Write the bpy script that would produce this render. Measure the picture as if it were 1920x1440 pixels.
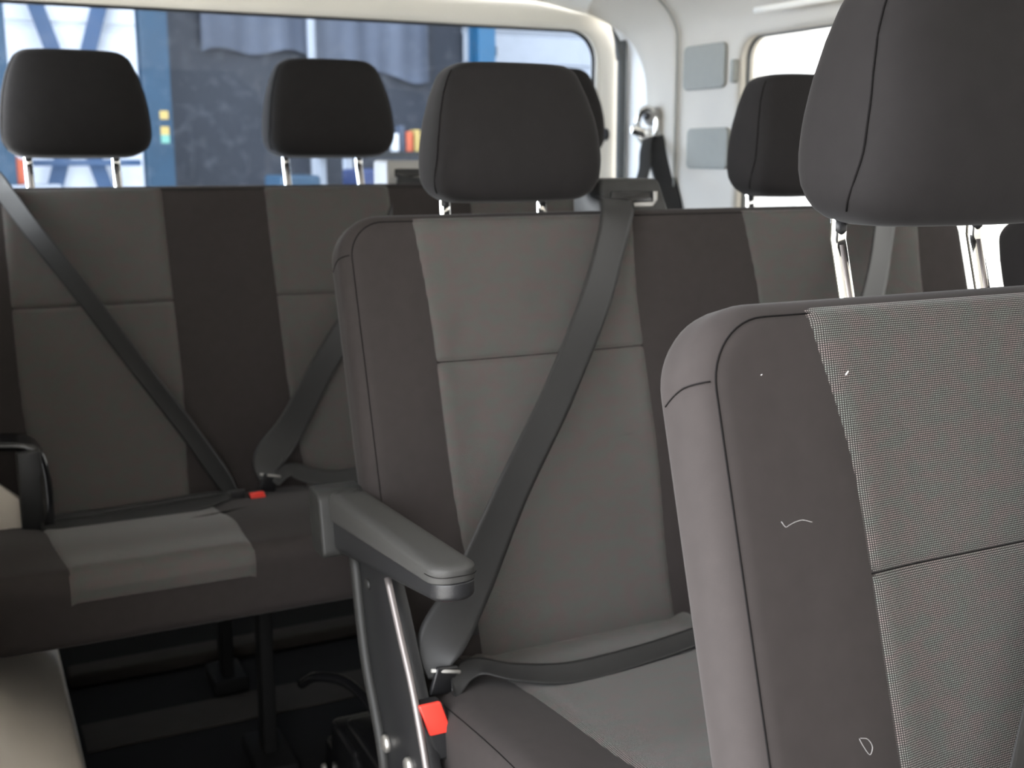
import bpy, bmesh, math, random
from mathutils import Vector, Matrix
random.seed(4)
for o in list(bpy.data.objects): bpy.data.objects.remove(o)
S = bpy.context.scene
COL = S.collection
sin, cos, pi = math.sin, math.cos, math.pi

# ------------------------------------------------------------------ camera
TH, PT, FPX = math.radians(26), math.radians(11.31), 2150.0
cd = bpy.data.cameras.new('camera'); cam = bpy.data.objects.new('camera', cd); COL.objects.link(cam)
cam.location = (0, 0, 1.10)
cam.rotation_euler = (pi/2 - PT, 0, -TH)
cd.sensor_width = 36; cd.sensor_fit = 'HORIZONTAL'; cd.lens = 36*FPX/1920
cd.clip_start = .02; cd.clip_end = 200
cd.dof.use_dof = True; cd.dof.focus_distance = .96; cd.dof.aperture_fstop = 8.0
S.camera = cam

# ------------------------------------------------------------------ daylight and exposure
S.view_settings.view_transform = 'Standard'; S.view_settings.look = 'None'
S.view_settings.gamma = 1; S.view_settings.use_curve_mapping = False
S.view_settings.exposure = 0.0
W = bpy.data.worlds.new('overcast daylight'); S.world = W; W.use_nodes = True
nt = W.node_tree; nt.nodes.clear()
tc = nt.nodes.new('ShaderNodeTexCoord'); sx = nt.nodes.new('ShaderNodeSeparateXYZ')
nt.links.new(tc.outputs['Generated'], sx.inputs[0])
mr = nt.nodes.new('ShaderNodeMapRange'); mr.inputs[1].default_value = -1; mr.inputs[2].default_value = .6
nt.links.new(sx.outputs[0], mr.inputs[0])
rp = nt.nodes.new('ShaderNodeValToRGB')
rp.color_ramp.elements[0].color = (.91, .95, 1.01, 1); rp.color_ramp.elements[1].color = (1.0, .97, .93, 1)
nt.links.new(mr.outputs[0], rp.inputs[0])
bg = nt.nodes.new('ShaderNodeBackground'); 
nt.links.new(rp.outputs[0], bg.inputs[0])
ms_ = nt.nodes.new('ShaderNodeMapRange')          # the open side of the yard (left) is the bright one
for i_, v_ in ((1, -.9), (2, .1), (3, 12.5), (4, 3.4)): ms_.inputs[i_].default_value = v_
nt.links.new(sx.outputs[0], ms_.inputs[0]); # a brighter, bluer patch of sky beyond the yard, to the left and behind the van
dt = nt.nodes.new('ShaderNodeVectorMath'); dt.operation = 'DOT_PRODUCT'; dt.inputs[1].default_value = Vector((-.60, .79, .10)).normalized()
nt.links.new(tc.outputs['Generated'], dt.inputs[0])
lb_ = nt.nodes.new('ShaderNodeMapRange'); lb_.interpolation_type = 'SMOOTHSTEP'
for i_, v_ in ((1, .87), (2, 1.0), (3, 0.0), (4, 90.0)): lb_.inputs[i_].default_value = v_
nt.links.new(dt.outputs['Value'], lb_.inputs[0])
ad_ = nt.nodes.new('ShaderNodeMath'); ad_.operation = 'ADD'
nt.links.new(ms_.outputs[0], ad_.inputs[0]); nt.links.new(lb_.outputs[0], ad_.inputs[1])
nt.links.new(ad_.outputs[0], bg.inputs[1])
wo = nt.nodes.new('ShaderNodeOutputWorld'); nt.links.new(bg.outputs[0], wo.inputs[0])

# ------------------------------------------------------------------ materials
def mat(name, col, rough=.6, metal=0., spec=.5, noise=0., nscale=40., bump=0., bscale=300., sheen=0.):
    m = bpy.data.materials.new(name); m.use_nodes = True
    t = m.node_tree; b = t.nodes['Principled BSDF']
    b.inputs['Base Color'].default_value = (*col, 1); b.inputs['Roughness'].default_value = rough
    b.inputs['Metallic'].default_value = metal; b.inputs['Specular IOR Level'].default_value = spec
    if sheen: b.inputs['Sheen Weight'].default_value = sheen; b.inputs['Sheen Roughness'].default_value = .35
    co = t.nodes.new('ShaderNodeTexCoord')
    if noise:
        n = t.nodes.new('ShaderNodeTexNoise'); n.inputs['Scale'].default_value = nscale; n.inputs['Detail'].default_value = 3
        t.links.new(co.outputs['Object'], n.inputs['Vector'])
        mx = t.nodes.new('ShaderNodeMix'); mx.data_type = 'RGBA'
        mx.inputs['A'].default_value = (*[c*(1-noise) for c in col], 1); mx.inputs['B'].default_value = (*[c*(1+noise) for c in col], 1)
        t.links.new(n.outputs['Fac'], mx.inputs['Factor']); t.links.new(mx.outputs['Result'], b.inputs['Base Color'])
    if bump:
        n2 = t.nodes.new('ShaderNodeTexNoise'); n2.inputs['Scale'].default_value = bscale; n2.inputs['Detail'].default_value = 2
        t.links.new(co.outputs['Object'], n2.inputs['Vector'])
        bp = t.nodes.new('ShaderNodeBump'); bp.inputs['Strength'].default_value = bump; bp.inputs['Distance'].default_value = .002
        t.links.new(n2.outputs['Fac'], bp.inputs['Height']); t.links.new(bp.outputs[0], b.inputs['Normal'])
    return m

def math_node(t, op, a, b=None):
    n = t.nodes.new('ShaderNodeMath'); n.operation = op
    for i, v in enumerate((a, b)):
        if v is None: continue
        if isinstance(v, (int, float)): n.inputs[i].default_value = v
        else: t.links.new(v, n.inputs[i])
    return n.outputs[0]

def twill_fabric(name, col):
    """plain charcoal cover cloth with a fine diagonal rib"""
    m = mat(name, col, .92, spec=.06, noise=.10, nscale=60, sheen=.07)
    t = m.node_tree; b = t.nodes['Principled BSDF']
    co = t.nodes.new('ShaderNodeTexCoord'); s = t.nodes.new('ShaderNodeSeparateXYZ'); t.links.new(co.outputs['Object'], s.inputs[0])
    d = math_node(t, 'ADD', math_node(t, 'ADD', s.outputs[0], s.outputs[1]), s.outputs[2])
    h = math_node(t, 'SINE', math_node(t, 'MULTIPLY', d, 2*pi/.0013))
    bp = t.nodes.new('ShaderNodeBump'); bp.inputs['Strength'].default_value = .10; bp.inputs['Distance'].default_value = .0003
    t.links.new(h, bp.inputs['Height']); t.links.new(bp.outputs[0], b.inputs['Normal'])
    return m

def dotted_fabric(name, dark, light):
    """woven cloth: rows of pale stitches on charcoal, with faint coloured threads"""
    m = mat(name, dark, .92, spec=.08, sheen=.22)
    t = m.node_tree; b = t.nodes['Principled BSDF']
    uv = t.nodes.new('ShaderNodeUVMap'); uv.uv_map = 'UVMap'
    s = t.nodes.new('ShaderNodeSeparateXYZ'); t.links.new(uv.outputs[0], s.inputs[0])
    P = .00172
    fx = math_node(t, 'SINE', math_node(t, 'MULTIPLY', s.outputs[0], 2*pi/P))
    fy = math_node(t, 'SINE', math_node(t, 'MULTIPLY', s.outputs[1], 2*pi/(P*.94)))
    k = math_node(t, 'MINIMUM', fx, fy)
    mrn = t.nodes.new('ShaderNodeMapRange'); mrn.inputs[1].default_value = -.10; mrn.inputs[2].default_value = .45
    t.links.new(k, mrn.inputs[0])
    nz = t.nodes.new('ShaderNodeTexNoise'); nz.inputs['Scale'].default_value = 45; nz.inputs['Detail'].default_value = 4
    mp = t.nodes.new('ShaderNodeMapping'); mp.inputs['Scale'].default_value = (1, 1.6, 1); t.links.new(uv.outputs[0], mp.inputs[0])
    t.links.new(mp.outputs[0], nz.inputs['Vector'])
    cr = t.nodes.new('ShaderNodeValToRGB'); e = cr.color_ramp.elements
    e[0].position = .38; e[0].color = (light[0]*.88, light[1]*1.02, light[2]*.96, 1)
    e[1].position = .62; e[1].color = (light[0]*1.10, light[1]*.95, light[2]*.95, 1)
    t.links.new(nz.outputs['Fac'], cr.inputs[0])
    mx = t.nodes.new('ShaderNodeMix'); mx.data_type = 'RGBA'; mx.inputs['A'].default_value = (*dark, 1)
    t.links.new(cr.outputs[0], mx.inputs['B']); t.links.new(mrn.outputs[0], mx.inputs['Factor'])
    t.links.new(mx.outputs['Result'], b.inputs['Base Color'])
    bp = t.nodes.new('ShaderNodeBump'); bp.inputs['Strength'].default_value = .3; bp.inputs['Distance'].default_value = .0004
    t.links.new(mrn.outputs[0], bp.inputs['Height']); t.links.new(bp.outputs[0], b.inputs['Normal'])
    return m

M = {}
M['cloth'] = twill_fabric('charcoal twill cloth', (.0310, .0268, .0258))
M['cloth_head'] = twill_fabric('charcoal headrest cloth', (.0165, .0153, .0153))
M['weave'] = dotted_fabric('dotted grey weave', (.024, .0212, .0202), (.255, .241, .231))
M['seam'] = mat('seam thread', (.006, .0055, .0055), .9, spec=.05)
M['pad'] = mat('armrest leatherette', (.040, .039, .037), .6, spec=.3, noise=.06, bump=.15, bscale=900)
M['black'] = mat('black plastic', (.014, .014, .015), .42, noise=.1, bump=.1, bscale=700)
M['dgrey'] = mat('dark grey plastic', (.022, .022, .021), .5, spec=.3, noise=.06, bump=.1, bscale=700)
M['lgrey'] = mat('pale grey plastic', (.32, .31, .29), .5, noise=.04)
M['gloss'] = mat('gloss black plastic', (.008, .008, .009), .12, noise=.05)
M['steel_black'] = mat('black painted steel', (.006, .006, .0065), .22, spec=.3, noise=.1)
M['leg_black'] = mat('matt black leg', (.006, .006, .006), .7, spec=.1, noise=.1)
M['strap'] = mat('belt webbing', (.0170, .0168, .0168), .48, spec=.3, noise=.08, nscale=200)
M['chrome'] = mat('chrome', (.86, .86, .85), .06, metal=1, noise=.02)
M['groove'] = mat('post groove', (.30, .27, .26), .4, metal=.6)
M['tube'] = mat('satin steel tube', (.20, .18, .175), .42, metal=.6)
M['bolt'] = mat('zinc bolt', (.5, .48, .45), .35, metal=.8)
M['red'] = mat('red button plastic', (.75, .045, .03), .4, noise=.05)
M['trim'] = mat('light interior trim', (.83, .80, .72), .62, noise=.03, nscale=12, bump=.05, bscale=900)
M['lining'] = mat('warm grey wall lining', (.54, .505, .44), .62, noise=.03, nscale=12, bump=.05, bscale=900)
M['beige'] = mat('beige side trim', (.66, .60, .53), .7, noise=.04, nscale=15, bump=.08, bscale=700)
M['pad_grey'] = mat('grey felt pad', (.30, .305, .28), .85, noise=.05, nscale=50)
M['paint'] = mat('white body paint', (.90, .90, .885), .2, noise=.01)
M['headliner'] = mat('headliner', (.90, .885, .84), .9, noise=.03, bump=.06, bscale=600)
M['rubber'] = mat('rubber seal', (.10, .105, .105), .6)
M['mat'] = mat('dark floor mat', (.0065, .0063, .0062), .9, spec=.1, noise=.2, nscale=30, bump=.2, bscale=500)
M['mat2'] = mat('ribbed sill', (.024, .021, .018), .8, spec=.1, noise=.15)
M['blue'] = mat('blue painted steel', (.011, .038, .068), .45, noise=.25, nscale=9)
M['blue2'] = mat('bright blue painted steel', (.012, .075, .145), .45, noise=.15, nscale=9)
M['brace'] = mat('pale blue painted steel', (.035, .075, .15), .45, noise=.15, nscale=9)
M['panelw'] = mat('white cladding', (.62, .635, .66), .6, noise=.03, nscale=3)
M['paneld'] = mat('dark curtain', (.013, .016, .023), .5, noise=.3, nscale=2.2)
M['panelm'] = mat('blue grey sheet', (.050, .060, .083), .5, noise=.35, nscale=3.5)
M['panell'] = mat('light grey sheet', (.27, .285, .31), .6, noise=.08, nscale=3)
M['yellow'] = mat('yellow sticker', (.42, .30, .09), .5)
M['green'] = mat('green sticker', (.14, .32, .25), .5)
M['orange'] = mat('orange plastic', (.50, .10, .04), .5)
M['bin'] = mat('blue plastic bin', (.018, .030, .085), .5)
M['white'] = mat('white plastic', (.62, .61, .60), .4)
M['concrete'] = mat('concrete', (.72, .68, .62), .9, noise=.08, nscale=2)

def glass_mat(name, tint, refl):
    m = bpy.data.materials.new(name); m.use_nodes = True; t = m.node_tree; t.nodes.clear()
    tr = t.nodes.new('ShaderNodeBsdfTransparent'); tr.inputs[0].default_value = (*tint, 1)
    gl = t.nodes.new('ShaderNodeBsdfGlossy'); gl.inputs['Roughness'].default_value = .03
    fr = t.nodes.new('ShaderNodeFresnel'); fr.inputs[0].default_value = 1.3
    sc = t.nodes.new('ShaderNodeMath'); sc.operation = 'MULTIPLY'; sc.inputs[1].default_value = refl; t.links.new(fr.outputs[0], sc.inputs[0])
    mx = t.nodes.new('ShaderNodeMixShader'); t.links.new(sc.outputs[0], mx.inputs[0]); t.links.new(tr.outputs[0], mx.inputs[1]); t.links.new(gl.outputs[0], mx.inputs[2])
    # dust and drying specks on the pane
    co = t.nodes.new('ShaderNodeTexCoord'); n = t.nodes.new('ShaderNodeTexNoise'); n.inputs['Scale'].default_value = 28; n.inputs['Detail'].default_value = 6
    t.links.new(co.outputs['Object'], n.inputs['Vector'])
    mr_ = t.nodes.new('ShaderNodeMapRange'); mr_.inputs[1].default_value = .50; mr_.inputs[2].default_value = .80; mr_.inputs[4].default_value = .08
    t.links.new(n.outputs['Fac'], mr_.inputs[0])
    df = t.nodes.new('ShaderNodeBsdfDiffuse'); df.inputs[0].default_value = (.6, .65, .75, 1)
    mx2 = t.nodes.new('ShaderNodeMixShader'); t.links.new(mr_.outputs[0], mx2.inputs[0]); t.links.new(mx.outputs[0], mx2.inputs[1]); t.links.new(df.outputs[0], mx2.inputs[2])
    ou = t.nodes.new('ShaderNodeOutputMaterial'); t.links.new(mx2.outputs[0], ou.inputs[0])
    return m
M['glass_rear'] = glass_mat('tinted rear glass', (.78, .84, .92), .7)
M['glass_side'] = glass_mat('clear side glass', (.95, .96, .96), .6)

# ------------------------------------------------------------------ helpers
def tag(o, label=None, cat=None, group=None, kind=None):
    if label: o['label'] = label
    if cat: o['category'] = cat
    if group: o['group'] = group
    if kind: o['kind'] = kind
    return o

def empty(name, loc, label, cat, group=None):
    o = bpy.data.objects.new(name, None); COL.objects.link(o); o.location = loc; o.empty_display_size = .05
    return tag(o, label, cat, group)

def mesh(name, vf, m, parent=None, smooth=True, world=True, uv=None, loc=None, flat_angle=None):
    """vf=(verts,faces) in world coordinates unless world=False (then in the parent's frame)"""
    v, f = vf
    off = Vector((0, 0, 0))
    if loc is not None: off = Vector(loc)
    if parent is not None and world:
        p = parent
        while p is not None: off = off + p.location; p = p.parent
    me = bpy.data.meshes.new(name)
    me.from_pydata([tuple(Vector(q)-off) for q in v], [], f)
    if uv:
        ul = me.uv_layers.new(name='UVMap')
        for lp in me.loops: ul.data[lp.index].uv = uv[lp.vertex_index]
    bm = bmesh.new(); bm.from_mesh(me); bmesh.ops.recalc_face_normals(bm, faces=bm.faces); bm.to_mesh(me); bm.free()
    me.materials.append(m)
    if smooth:
        for p_ in me.polygons: p_.use_smooth = True
        if flat_angle: me.set_sharp_from_angle(angle=math.radians(flat_angle))
    o = bpy.data.objects.new(name, me); COL.objects.link(o)
    if loc is not None: o.location = loc
    if parent is not None: o.parent = parent
    return o

def join(*vfs):
    V, F = [], []
    for v, f in vfs:
        n = len(V); V += list(v); F += [tuple(i+n for i in q) for q in f]
    return V, F

def box(x0, x1, y0, y1, z0, z1, b=.0):
    """box with chamfered edges (two segments)"""
    bm = bmesh.new(); bmesh.ops.create_cube(bm, size=1)
    for v in bm.verts: v.co = Vector(((x0+x1)/2+v.co.x*(x1-x0), (y0+y1)/2+v.co.y*(y1-y0), (z0+z1)/2+v.co.z*(z1-z0)))
    if b: bmesh.ops.bevel(bm, geom=list(bm.edges), offset=b, segments=3, profile=.5, affect='EDGES', clamp_overlap=True)
    bm.verts.ensure_lookup_table()
    r = ([v.co.copy() for v in bm.verts], [tuple(v.index for v in f.verts) for f in bm.faces]); bm.free()
    return r

def xf(vf, fn): return [fn(Vector(q)) for q in vf[0]], vf[1]

def spline(pts, n=8):
    P = [Vector(p) for p in pts]
    if len(P) < 3: return [P[0].lerp(P[-1], i/n) for i in range(n+1)]
    out = []
    for i in range(len(P)-1):
        p0 = P[i-1] if i else P[0]*2-P[1]; p3 = P[i+2] if i+2 < len(P) else P[-1]*2-P[-2]
        for k in range(n):
            t = k/n; a, b = P[i], P[i+1]
            out.append(.5*((2*a)+(b-p0)*t+(2*p0-5*a+4*b-p3)*t*t+(-p0+3*a-3*b+p3)*t**3))
    out.append(P[-1]); return out

def tube(pts, r, sides=8, sm=0, ends=True):
    P = spline(pts, sm) if sm else [Vector(p) for p in pts]
    V, F = [], []
    up = Vector((.3, .2, 1)).normalized()
    for i, p in enumerate(P):
        d = (P[min(i+1, len(P)-1)]-P[max(i-1, 0)]).normalized()
        a = d.cross(up)
        if a.length < 1e-4: a = d.cross(Vector((1, 0, 0)))
        a.normalize(); b = d.cross(a)
        rr = r(i/(len(P)-1)) if callable(r) else r
        for k in range(sides):
            t = 2*pi*k/sides; V.append(p+a*cos(t)*rr+b*sin(t)*rr)
    for i in range(len(P)-1):
        for k in range(sides): F.append((i*sides+k, i*sides+(k+1) % sides, (i+1)*sides+(k+1) % sides, (i+1)*sides+k))
    if ends: F.append(tuple(range(sides))[::-1]); F.append(tuple((len(P)-1)*sides+k for k in range(sides)))
    return V, F

def disc(c, axis, r, h, sides=20, bev=.0):
    c = Vector(c); ax = Vector(axis).normalized(); bv = bev or h*.3
    V, F = [], []
    a = ax.orthogonal().normalized(); b = ax.cross(a)
    for q, rr in ((0, r), (h-bv, r), (h, r-bv)):
        for k in range(sides): V.append(c+ax*q+(a*cos(2*pi*k/sides)+b*sin(2*pi*k/sides))*rr)
    for i in range(2):
        for k in range(sides): F.append((i*sides+k, i*sides+(k+1) % sides, (i+1)*sides+(k+1) % sides, (i+1)*sides+k))
    F.append(tuple(range(sides))); F.append(tuple(2*sides+k for k in range(sides)))
    return V, F

def rrect(x0, x1, y0, y1, rs, n=10, seg=.012):
    """rounded rectangle outline, CCW; rs = radii at (x0y0, x1y0, x1y1, x0y1)"""
    pts = []
    cs = [((x0, y0), rs[0], pi), ((x1, y0), rs[1], 1.5*pi), ((x1, y1), rs[2], 0), ((x0, y1), rs[3], .5*pi)]
    for i, ((cx, cy), r, a0) in enumerate(cs):
        ox = cx + (r if cx == x0 else -r); oy = cy + (r if cy == y0 else -r)
        arc = [(ox+r*cos(a0+.5*pi*k/n), oy+r*sin(a0+.5*pi*k/n)) for k in range(n+1)]
        if pts:
            lx, ly = pts[-1]; d = math.hypot(arc[0][0]-lx, arc[0][1]-ly); q = max(1, int(d/seg))
            pts += [(lx+(arc[0][0]-lx)*j/q, ly+(arc[0][1]-ly)*j/q) for j in range(1, q)]
        pts += arc
    lx, ly = pts[-1]; d = math.hypot(pts[0][0]-lx, pts[0][1]-ly); q = max(1, int(d/seg))
    pts += [(lx+(pts[0][0]-lx)*j/q, ly+(pts[0][1]-ly)*j/q) for j in range(1, q)]
    return pts

def slab(out, c0, c1, r0, r1, nr=6, cap=10, disp=None):
    """pillow: 2D outline extruded from c0 to c1 with rounded rims r0/r1; disp(a,b) moves the c1 side"""
    N = len(out)
    nrm = []
    for i in range(N):
        ax, ay = out[i-1]; bx, by = out[(i+1) % N]; dx, dy = bx-ax, by-ay; l = math.hypot(dx, dy) or 1
        nrm.append((-dy/l, dx/l))
    xs = [p[0] for p in out]; ys = [p[1] for p in out]
    x0, x1, y0, y1 = min(xs), max(xs), min(ys), max(ys); mm = min(x1-x0, y1-y0)/2
    def inset(q): return [(p[0]+n[0]*q, p[1]+n[1]*q) for p, n in zip(out, nrm)]
    rings = []
    for j in range(nr+1):
        a = .5*pi*j/nr; rings.append((inset(r0*(1-sin(a))), c0+r0*(1-cos(a))))
    for j in range(1, 4): rings.append((out, c0+r0+(c1-r1-c0-r0)*j/4))
    for j in range(nr+1):
        a = .5*pi*j/nr; rings.append((inset(r1*(1-cos(a))), c1-r1+r1*sin(a)))
    def capr(ring, s):
        return [(p[0]*s+(1-s)*min(max(p[0], x0+mm), x1-mm), p[1]*s+(1-s)*min(max(p[1], y0+mm), y1-mm)) for p in ring]
    allr = []
    for k in range(cap): allr.append((capr(rings[0][0], (k+.02)/cap), rings[0][1]))
    allr += rings
    for k in range(cap-1, -1, -1): allr.append((capr(rings[-1][0], (k+.02)/cap), rings[-1][1]))
    V = []
    for ring, c in allr:
        w = max(0, (c-c0)/(c1-c0))
        for a, b in ring: V.append((a, b, c+(disp(a, b)*w if disp else 0)))
    F = []
    for i in range(len(allr)-1):
        for k in range(N): F.append((i*N+k, i*N+(k+1) % N, (i+1)*N+(k+1) % N, (i+1)*N+k))
    F.append(tuple(range(N))[::-1]); F.append(tuple((len(allr)-1)*N+k for k in range(N)))
    return V, F

def sstep(a, b, x):
    t = min(1, max(0, (x-a)/(b-a))); return t*t*(3-2*t)

def ribbon(pts, wd, width, th=.0014, n=10, crown=.0):
    """flat strap: centre points, width direction per point, width (number or list)"""
    P = spline(pts, n); Wd = spline(wd, n)
    if not isinstance(width, (list, tuple)): width = [width]*len(pts)
    Wi = [q.x for q in spline([(w, 0, 0) for w in width], n)]
    V, F = [], []; K = 9
    for i, p in enumerate(P):
        d = (P[min(i+1, len(P)-1)]-P[max(i-1, 0)]).normalized()
        w = Wd[i]-d*Wd[i].dot(d); w.normalize(); nn = w.cross(d).normalized()
        ring = []
        for k in range(K):
            s = -1+2*k/(K-1); ring.append(p+w*s*Wi[i]/2+nn*(crown*(1-s*s)+th*.5))
        for k in range(K-1, -1, -1):
            s = -1+2*k/(K-1); ring.append(p+w*s*Wi[i]/2+nn*(crown*(1-s*s)-th*.5))
        V += ring
    n2 = 2*K
    for i in range(len(P)-1):
        for k in range(n2): F.append((i*n2+k, i*n2+(k+1) % n2, (i+1)*n2+(k+1) % n2, (i+1)*n2+k))
    F.append(tuple(range(n2))); F.append(tuple((len(P)-1)*n2+k for k in range(n2)))
    return V, F

def rdist(a, b, x0, x1, y0, y1, r):
    """distance to the inside edge of a rounded rectangle"""
    qx = abs(a-(x0+x1)/2)-(x1-x0)/2+r; qy = abs(b-(y0+y1)/2)-(y1-y0)/2+r
    return -(math.hypot(max(qx, 0), max(qy, 0))+min(max(qx, qy), 0)-r)
# ================================================================== the van body
def wall_with_hole(outer, hole, fn, rings=8, depth=.03):
    """annulus between an outer outline and a rounded hole, matched by angle; fn maps (u,v,w)->world, w = reveal depth"""
    cx = sum(p[0] for p in hole)/len(hole); cy = sum(p[1] for p in hole)/len(hole)
    x0, x1, y0, y1 = outer
    V, F = [], []; N = len(hole)
    def proj(p):
        dx, dy = p[0]-cx, p[1]-cy
        tx = ((x1 if dx > 0 else x0)-cx)/dx if abs(dx) > 1e-9 else 1e9
        ty = ((y1 if dy > 0 else y0)-cy)/dy if abs(dy) > 1e-9 else 1e9
        t = min(tx, ty); return cx+dx*t, cy+dy*t
    far = [proj(p) for p in hole]
    # snap the nearest projected points to the corners
    for c in ((x0, y0), (x1, y0), (x1, y1), (x0, y1)):
        i = min(range(N), key=lambda k: (far[k][0]-c[0])**2+(far[k][1]-c[1])**2); far[i] = c
    for j in range(rings+1):
        t = (j/rings)
        for p, q in zip(far, hole): V.append(fn(p[0]+(q[0]-p[0])*t, p[1]+(q[1]-p[1])*t, 0))
    for w in (depth*.15, depth):
        for q in hole: V.append(fn(q[0], q[1], w))
    for i in range(rings+2):
        for k in range(N): F.append((i*N+k, i*N+(k+1) % N, (i+1)*N+(k+1) % N, (i+1)*N+k))
    return V, F

def struct(name, vf, m, label, cat, **k):
    return tag(mesh(name, vf, m, **k), label, cat, kind='structure')

XR, XL = 1.585, -.03
def side_curve(z):                        # the wall leans in towards the roof
    return .16*sstep(1.36, 1.56, z)**1.3
def grid(fn, us, vs):
    V = [fn(u, v) for u in us for v in vs]; n = len(vs)
    return V, [(i*n+j, i*n+j+1, (i+1)*n+j+1, (i+1)*n+j) for i in range(len(us)-1) for j in range(n-1)]
def lin(a, b, n): return [a+(b-a)*i/n for i in range(n+1)]

struct('added_wall_front', box(-.03, 1.62, -.95, -.90, .05, 1.54, .01), M['dgrey'], 'unseen dark partition added to block light from the cab', 'wall', flat_angle=40)  # added out of view to keep front daylight off the seats
# floor of the cabin, with the step and the cross sills the rear seats stand on
struct('floor', box(-.03, 1.62, -.95, 2.9, .04, .10, .004), M['mat'], 'dark carpeted van floor under the rows of seats', 'floor')
# right wall with its long window (world X grows outwards)
hole = rrect(.30, 2.110, .80, 1.352, (.05, .05, .05, .05), 8, .03)
struct('wall_right', wall_with_hole((-.95, 2.345, .10, 1.52), hole, lambda y, z, w: Vector((XR-side_curve(z)+w+ (.0 if z < 1.36 else 0), y, z)), 10, .035),
       M['lining'], 'light grey side wall lining around the right window', 'wall')
tag(mesh('window_2', box(XR+.028, XR+.033, .29, 2.125, .79, 1.362, .001), M['glass_side'], smooth=False), 'clear side window beside the middle bench', 'window', kind='structure')
hb = rrect(.30, 2.110, .80, 1.352, (.05, .05, .05, .05), 8, .03)
struct('trim_1', tube([(XR+.02, p[0], p[1]) for p in hb]+[(XR+.02, hb[0][0], hb[0][1])], .005, 8), M['rubber'], 'black rubber gasket around the right window', 'window gasket')
# rear quarter of the right wall: lining whose rear edge sweeps back under the roof
def rq_edge(z): return 2.478+.012*sstep(1.17, 1.25, z)+.165*max(0, (z-1.25)/.19)**2
zs = lin(.10, 1.25, 12)+lin(1.26, 1.52, 32)
def rq(u, v):
    z = v; y = 2.343+(min(rq_edge(z), 2.68)-2.343)*u
    x = XR-side_curve(z)-.010*sstep(0, .04, u)*(1-sstep(.80, 1, u))
    return Vector((x, y, z))
q = grid(rq, lin(0, 1, 20), zs)
struct('trim_2', q, M['lining'], 'light curved lining of the rear right corner pillar', 'pillar lining')
struct('trim_3', tube([(XR-.008-side_curve(z)-.002, 2.343, z) for z in lin(.3, 1.5, 90)], .0022, 6), M['pad_grey'], 'thin groove between the two right wall linings', 'panel groove')
# painted corner pillar behind it
def pil(u, v): return Vector((XR+.012+.01*u-side_curve(v), 2.40+.26*u, v))
struct('trim_4', grid(pil, lin(0, 1, 6), lin(.1, 1.54, 24)), M['paint'], 'white painted metal corner pillar beside the tailgate', 'pillar')
struct('trim_5', tube([(XR+.004, 2.615, .1), (XR+.004, 2.615, 1.28), (XR+.001, 2.617, 1.34), (XR-.008, 2.62, 1.385), (XR-.022, 2.625, 1.418)], lambda t: .012 if t < .6 else .012-.010*(t-.6)/.4, 10, 8), M['rubber'], 'grey rubber seal standing between the tailgate and the corner pillar', 'door seal')
# roof
def roof(u, v):
    x = XL-.0+(XR-XL)*u; e = min(u, 1-u)*(XR-XL)
    z = 1.535-.030*(1-sstep(0, .22, e))-.055*sstep(2.35, 2.72, v)
    return Vector((x, v, z))
struct('ceiling', grid(roof, lin(0, 1, 40), lin(-.9, 2.70, 40)), M['headliner'], 'pale headliner of the van roof', 'ceiling')
struct('trim_6', tube([(XR-.075, .2, 1.378), (XR-.075, 1.0, 1.385), (XR-.07, 1.7, 1.387), (XR-.066, 1.98, 1.389)], .007, 8, 6), M['trim'], 'slim moulded rail along the roof edge over the right window', 'roof rail')
# tailgate with its window
hole = rrect(.035, 1.555, .78, 1.415, (.05, .05, .075, .06), 10, .03)
def tg(x, z, w): return Vector((x, 2.685+w+.02*sstep(1.40, 1.48, z)-.012*sstep(.0, .05, abs(x-.79)-.775), z))
tgo = struct('door_1', wall_with_hole((-.10, 1.66, .05, 1.56), hole, tg, 8, .03), M['trim'], 'light tailgate lining framing the rear window', 'tailgate')
tag(mesh('window_1', box(.01, 1.58, 2.711, 2.716, .75, 1.44, .001), M['glass_rear'], smooth=False), 'tinted rear window looking out on the workshop', 'window', kind='structure')
struct('trim_7', tube([(p[0], 2.700, p[1]) for p in hole]+[(hole[0][0], 2.700, hole[0][1])], .007, 8), M['black'], 'black rubber gasket around the rear window', 'window gasket')
# small black peg beside the rear window
kn = empty('coat_hook', (1.575, 2.66, 1.155), 'small black peg on the tailgate edge, by the rear window', 'hook')
mesh('stem', tube([(1.50, 2.665, 1.152), (1.575, 2.655, 1.152)], .006, 10), M['black'], kn)
mesh('knob', disc((1.562, 2.655, 1.152), (1, -.2, 0), .016, .012, 20), M['black'], kn)
# left wall behind the open sliding door: lining, window, wheel arch
hole = rrect(2.02, 2.60, .98, 1.40, (.06,)*4, 8, .03)
struct('wall_left', wall_with_hole((1.01, 2.72, .10, 1.54), hole, lambda y, z, w: Vector((XL-w, y, z)), 8, .035), M['trim'], 'light side wall lining left of the rear bench', 'wall')
tag(mesh('window_3', box(XL-.033, XL-.028, 2.00, 2.62, .96, 1.42, .001), M['glass_side'], smooth=False), 'clear side window left of the rear bench', 'window', kind='structure')
def arch(u, v):
    prof = spline([(-.028, .46, 0), (.02, .36, 0), (.075, .30, 0), (.101, .268, 0), (.106, .235, 0), (.116, .17, 0), (.128, .10, 0)], 6)
    p = prof[int(round(u*(len(prof)-1)))]
    return Vector((p.x, 1.02+1.4*v, p.y))
struct('trim_8', grid(arch, lin(0, 1, 36), lin(0, 1, 16)), M['beige'], 'beige wheel arch cover at the foot of the left wall', 'wheel arch')
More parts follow.
